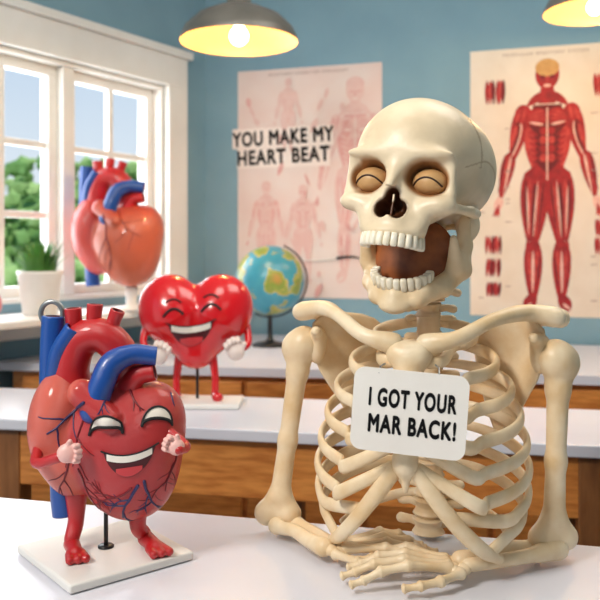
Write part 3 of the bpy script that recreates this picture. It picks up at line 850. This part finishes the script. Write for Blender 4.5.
# ================================================================= LAMPS
def lamp(name,loc,R):
    e_=empty(name,loc); mb=MB()
    pr=[(R,0),(R*1.0,.012),(R*.93,R*.22),(R*.72,R*.42),(R*.42,R*.56),(R*.22,R*.62),(R*.2,R*.72),(R*.2,R*.86),(R*.13,R*.95),(R*.04,R)]
    mb.lathe(pr,m=0,n=48)
    pi_=[(R*.2,R*.60),(R*.41,R*.54),(R*.71,R*.405),(R*.915,R*.21),(R*.985,.012),(R,0)]
    mb.lathe(pi_,m=1,n=48); mb.build('shade',['shade','shadein'],e_)
    mb=MB(); mb.tube([(0,0,R*.98),(0,0,2.75-loc[2])],.005,0,n=8); mb.lathe([(.05,2.75-loc[2]),(.05,2.73-loc[2]),(.01,2.71-loc[2])],n=20); mb.build('cord',['black'],e_)
    mb=MB(); mb.ball((0,0,R*.10),R*.16,0,n=14); mb.tube([(0,0,R*.25),(0,0,R*.6)],R*.09,0,n=12); mb.build('bulb',['bulb'],e_)
    for nm,zz,en in (('glow',-R*.12,7),('glow_inner',R*.30,1.6)):
        L=bpy.data.lights.new(name+'_'+nm,'POINT'); L.energy=en; L.color=(1,.66,.32); L.shadow_soft_size=.02
        lo=bpy.data.objects.new(nm,L); scene.collection.objects.link(lo); lo.parent=e_; lo.location=(R*.28 if nm!='glow' else 0,-R*.28 if nm!='glow' else 0,zz)
l1=at(239,42,2.7); lamp('pendant_lamp',l1,.198)
l2=at(595,12,2.9); lamp('pendant_lamp.001',l2,.180)

# ================================================================= PLANT
pp=V((-.965,2.97,.9205)); pl=empty('potted_plant',pp)
mb=MB(); mb.lathe([(.0,0),(.058,0),(.062,.004),(.080,.145),(.084,.15),(.084,.162),(.076,.162),(.074,.14),(0,.138)],n=32); mb.lathe([(.074,.143),(0,.145)],m=1,n=24)
mb.build('pot',['pot','soil'],pl)
mb=MB()
for i in range(190):
    a=random.uniform(0,2*math.pi); r0=random.uniform(0,.06); hh=random.uniform(.08,.165); ln=random.uniform(.01,.07)
    p=V((r0*math.cos(a),r0*math.sin(a),.14)); d=V((math.cos(a),math.sin(a),0)); w=random.uniform(.005,.010); sdv=V((-d.y,d.x,0))
    v=[];K=5
    for k in range(K+1):
        t=k/K; c=p+d*ln*t*t+V((0,0,hh*(t-.15*t*t))); ww=w*(1-t)**.6
        v+=[c-sdv*ww,c+sdv*ww]
    mb.add(v,[(2*k,2*k+1,2*k+3,2*k+2) for k in range(K)])
mb.build('grass_blades',['leaf'],pl)
pf=empty('pink_figurine',tuple(V((-1.095,2.83,.9205))))
mb=MB(); sdfspec([('e',(0,0,.045),(.04,.035,.045)),('c',(.0,0,.07),(.0,0,.12),.025,.018),('e',(.005,0,.125),(.026,.024,.024))],.02,.004,mb); mb.build('body',['pink'],pf)

# ================================================================= POSTERS
class PF:
    def __init__(s,F,ac,uc,sc,vs=None): s.F=F;s.ac=ac;s.uc=uc;s.sx=sc*1.046;s.sz=sc;s.mb=MB();s.o=0.003
    def p(s,u,v,o): return s.F(s.ac+(u-s.uc)*s.sx,o,CAMZ+(250-v)*s.sz)
    def poly(s,pts,m):
        s.o+=.00001; s.mb.add([s.p(u,v,s.o) for u,v in pts],[tuple(range(len(pts)))],m)
    def leaf(s,a,b,w,m,bulge=0.45,cur=0):
        ax=b[0]-a[0];az=b[1]-a[1];L=math.hypot(ax,az);nx,nz=-az/L,ax/L; P=[];Q=[]
        for i in range(11):
            t=i/10; ww=w*math.sin(math.pi*min(1,max(0,t**(math.log(.5)/math.log(bulge)))))**.75
            c=cur*math.sin(math.pi*t); x=a[0]+ax*t+nx*c; z=a[1]+az*t+nz*c
            P.append((x+nx*ww,z+nz*ww)); Q.append((x-nx*ww,z-nz*ww))
        s.poly(P+Q[::-1][1:-1],m)
    def oval(s,c,rx,rz,m): s.poly([(c[0]+rx*math.cos(a),c[1]+rz*math.sin(a)) for a in np.linspace(0,2*math.pi,20,endpoint=False)],m)
def figure(pf,cx,cy,k,mm):
    r1,r2,wt,dk,tn=mm
    X=lambda u,v:(cx+(u-547)*k,cy+(v-185)*k)
    Lf=lambda a,b,w,m,bu=.45,cu=0: pf.leaf(X(*a),X(*b),w*k,m,bu,cu*k)
    def ov(c,rx,rz,m): pf.oval(X(*c),rx*k,rz*k,m)
    pf.poly([X(534,105),X(560,105),X(566,128),X(561,150),X(563,180),X(547,190),X(531,180),X(533,150),X(528,128)],dk)
    for s in (-1,1):
        x=lambda u:547+s*(u-547)
        Lf((x(545),92),(x(528),106),4,r1)
        Lf((x(526),106),(x(514),165),8.5,r1,.3); Lf((x(514),150),(x(503),202),6.5,r1,.3)
        ov((x(525),114),8,10,r1); Lf((x(522),108),(x(518),122),2.2,r2); Lf((x(527),106),(x(524),122),1.8,r2)
        Lf((x(523),122),(x(515),156),3,wt,.4); Lf((x(521),120),(x(514),154),3.4,dk,.4); Lf((x(519),124),(x(512),152),2.3,r2,.4)
        Lf((x(514),154),(x(506),198),1.2,wt,.3); Lf((x(511),154),(x(504),196),1.4,r2,.3); Lf((x(508),156),(x(501),194),1.0,dk,.3)
        Lf((x(504),196),(x(499),214),4.2,wt,.4)
        for q in range(4): Lf((x(503-q*.5),204),(x(498+q*2.2-2),218-abs(q-1.5)),1.1,r2)
        ov((x(537.5),117),9.5,9,r1)
        for q in range(4): Lf((x(545),110+q*4.4),(x(529),115+q*2.4),1.1,r2)
        Lf((x(544),125),(x(530),122),1.3,wt)
        Lf((x(530),126),(x(535),172),5,r2,.35,s*1)
        for q in range(6): Lf((x(529.5+q*.7),130+q*6),(x(539),136+q*6),1.5,r1)
        for q in range(4): ov((x(543.2),131+q*9),3.3,4,r2 if q%2 else r1)
        Lf((x(532),170),(x(546),190),4,wt)
        Lf((x(537),164),(x(533),256),13.5,r1,.32); Lf((x(541),186),(x(536),240),3.4,r2,.4); Lf((x(531),178),(x(530),240),2.8,r2,.45); Lf((x(536),182),(x(533.5),243),2.6,dk,.4); Lf((x(527),178),(x(528),232),1.6,dk,.4)
        Lf((x(538.5),180),(x(534),240),.9,wt); Lf((x(528.5),185),(x(530),236),.9,wt); Lf((x(544),180),(x(538),236),1.0,dk,.4)
        ov((x(533.5),246),6.5,9,r1); ov((x(533.5),245),4.3,5,wt)
        Lf((x(534),238),(x(534),308),8.6,r1,.34); Lf((x(538),250),(x(535.5),284),2.2,r2,.4); Lf((x(530),250),(x(532),290),2.0,r2,.35); Lf((x(534),250),(x(533.6),298),1.3,wt,.4); Lf((x(540.5),254),(x(537),288),.9,dk)
        Lf((x(537),290),(x(527),311),6,r1,.6); Lf((x(533),303),(x(526),309),1.5,wt)
    pf.poly([X(541,88),X(553,88),X(555,104),X(539,104)],r1)
    ov((547,75),11,15,r1); ov((547,68),11,9,tn); ov((542.5,77),2.6,1.6,dk); ov((551.5,77),2.6,1.6,dk); ov((547,86),3.6,1.6,wt); Lf((547,76),(547,83),1.4,r2)
    pf.poly([X(546.2,108),X(547.8,108),X(547.8,180),X(546.2,180)],wt)
po=empty('muscle_anatomy_poster',tuple(FB(1.626,0.0,1.46)))
mb=MB(); mb.box(FB,1.302,1.95,0.0005,0.003,0.866,2.056); mb.build('sheet',['paper'],po,True,smooth=False)
pf=PF(FB,1.635,547,3.53/800); figure(pf,547,185,1.0,(0,1,2,3,4))
rd=random.Random(4)
for (u,v,w,h,st) in ((499,90,9,13,0),(497,245,7,10,1),(497,268,7,10,1),(497,290,7,8,0),(598,88,9,12,0),(597,228,7,9,1),(597,246,7,9,1)):
    for q in range(6):
        uu=u-w+2*w*(q+.5)/6; pf.leaf((uu+rd.uniform(-1,1),v-h),(uu+rd.uniform(-1,1),v+h),w/6*1.3,(0,1,3)[q%3])
for q in range(26):
    u=rd.choice((483,508,586,609)); v=rd.uniform(105,300); pf.poly([(u,v),(u+rd.uniform(4,9),v),(u+4,v+.9),(u,v+.9)],5)
pf.mb.build('print',['mus1','mus2','mus3','musd','tan','ink2'],po,True,smooth=False)
wr_=math.atan2(BE[1],BE[0])
t=text('title','MUSCULAR ANATOMY SYSTEM',.36,.014,'ink2',po); t.location=FB(1.626,.0045,2.028)-V(po.location); t.rotation_euler=(0,0,wr_)
po1=empty('faded_anatomy_poster',tuple(FB(.537,0,1.48)))
mb=MB(); mb.box(FB,.177,.898,.0005,.003,.93,2.038); mb.build('sheet',['paper2'],po1,True,smooth=False)
pf=PF(FB,.76,350,3.78/800)
figure(pf,352,180,.82,(1,0,2,0,1)); figure(pf,262,232,.42,(1,0,2,1,1)); figure(pf,300,234,.4,(1,1,2,0,1)); figure(pf,285,112,.30,(1,1,2,1,1))
for q in range(30):
    u=rd.uniform(240,360); v=rd.uniform(85,285); pf.leaf((u,v),(u+rd.uniform(-8,8),v+rd.uniform(6,16)),rd.uniform(1,3),rd.choice((0,1)))
pf.mb.build('print',['pk1','pk2','paper2'],po1,True,smooth=False)
t=text('title','ANATOMY CHART OF THE HEART',.40,.012,'ink2',po1); t.location=FB(.537,.0045,2.012)-V(po1.location); t.rotation_euler=(0,0,wr_)
mb=MB(); mb.box(FB,.150,.665,.0060,.0070,1.657,1.755); mb.box(FB,.175,.650,.0060,.0070,1.56,1.655); mb.build('slogan_strip',['strip'],po1,True,smooth=False)
def wall_u(u):
    k=(u-300)/800; return (4*k+.475)/(.956+.292*k)
def zu(u,v): 
    a=wall_u(u); return CAMZ+(250-v)/800*(4-.292*a)
for nm,body,u0,u1,vc in (('slogan_line_1','YOU MAKE MY',233,334,137),('slogan_line_2','HEART BEAT',238,330,156)):
    a0,a1=wall_u(u0),wall_u(u1); ac=(a0+a1)/2
    t=text(nm,body,a1-a0,.074,'ink',po1,bold=0.038,sp=1.12); t.location=FB(ac,.0085,zu((u0+u1)/2,vc))-V(po1.location); t.rotation_euler=(0,math.radians(-1.5),wr_)
a0=wall_u(300);a1=wall_u(338);a2=wall_u(362); zz=zu(340,258)
pt=empty('wall_pointer',tuple(FB(a1,.01,zz))); mb=MB()
mb.tube([FB(a0,.012,zz-.008),FB((a0+a1)/2,.012,zz-.012),FB(a1,.012,zz-.002)],[.002,.004,.003],0,n=8)
mb.tube([FB(a1,.012,zz+.0),FB((a1+a2)/2,.012,zz+.007),FB(a2,.012,zz-.002)],[.006,.005,.002],1,n=8); mb.build('stick',['pot','ink'],pt,True)

# ================================================================= LIGHT / WORLD
w=bpy.data.worlds.new('World'); scene.world=w; w.use_nodes=True; nt=w.node_tree; bg=nt.nodes['Background']
tc=nt.nodes.new('ShaderNodeTexCoord'); sp=nt.nodes.new('ShaderNodeSeparateXYZ'); rp=nt.nodes.new('ShaderNodeValToRGB')
nt.links.new(tc.outputs['Generated'],sp.inputs[0]); nt.links.new(sp.outputs['Z'],rp.inputs['Fac'])
rp.color_ramp.elements[0].color=lin((230,238,242)); rp.color_ramp.elements[1].color=lin((120,172,222)); rp.color_ramp.elements[1].position=.55
nt.links.new(rp.outputs['Color'],bg.inputs['Color']); bg.inputs['Strength'].default_value=1.05
S=bpy.data.lights.new('sun','SUN'); S.energy=3.0; S.angle=.05; S.color=(1,.95,.85)
so=bpy.data.objects.new('sun',S); scene.collection.objects.link(so); so.rotation_euler=V((-.3,.5,-.8)).to_track_quat('-Z','Y').to_euler()
def area(name,loc,tgt,size,e_,col=(1,1,1)):
    L=bpy.data.lights.new(name,'AREA'); L.energy=e_; L.size=size; L.color=col
    o=bpy.data.objects.new(name,L); scene.collection.objects.link(o); o.location=loc
    o.rotation_euler=(V(tgt)-V(loc)).to_track_quat('-Z','Y').to_euler()
area('key_softbox',(-1.2,-.1,2.4),(0.0,1.2,.95),.5,38,(1,.94,.87))  # unseen softbox added as key light from the front left
area('bench_fill',(.9,2.0,2.7),(.5,2.6,0),1.2,26,(1,.93,.84))  # unseen area lamp added to brighten the benches, no fixture there
area('front_fill',(1.2,-.6,2.6),(0.4,1.2,.95),1.2,5,(1,.95,.9))  # weak fill added from the front right, out of view
area('back_fill',(-.2,1.2,2.6),(.1,3.2,1.0),.6,9,(1,.93,.84))  # added fill lamp aimed at the back of the room, not a fixture
area('window_daylight',tuple(FL(.86,-.25,1.45)),tuple(FL(.86,2,1.0)),1.0,24,(.92,.96,1))

cam=bpy.data.cameras.new('cam'); co=bpy.data.objects.new('camera',cam); scene.collection.objects.link(co)
co.location=(0,0,CAMZ); co.rotation_euler=(math.pi/2,0,0); cam.lens=48; cam.sensor_width=36; cam.shift_y=-50/600; cam.clip_start=.02
cam.dof.use_dof=True; cam.dof.focus_distance=1.04; cam.dof.aperture_fstop=7
scene.camera=co
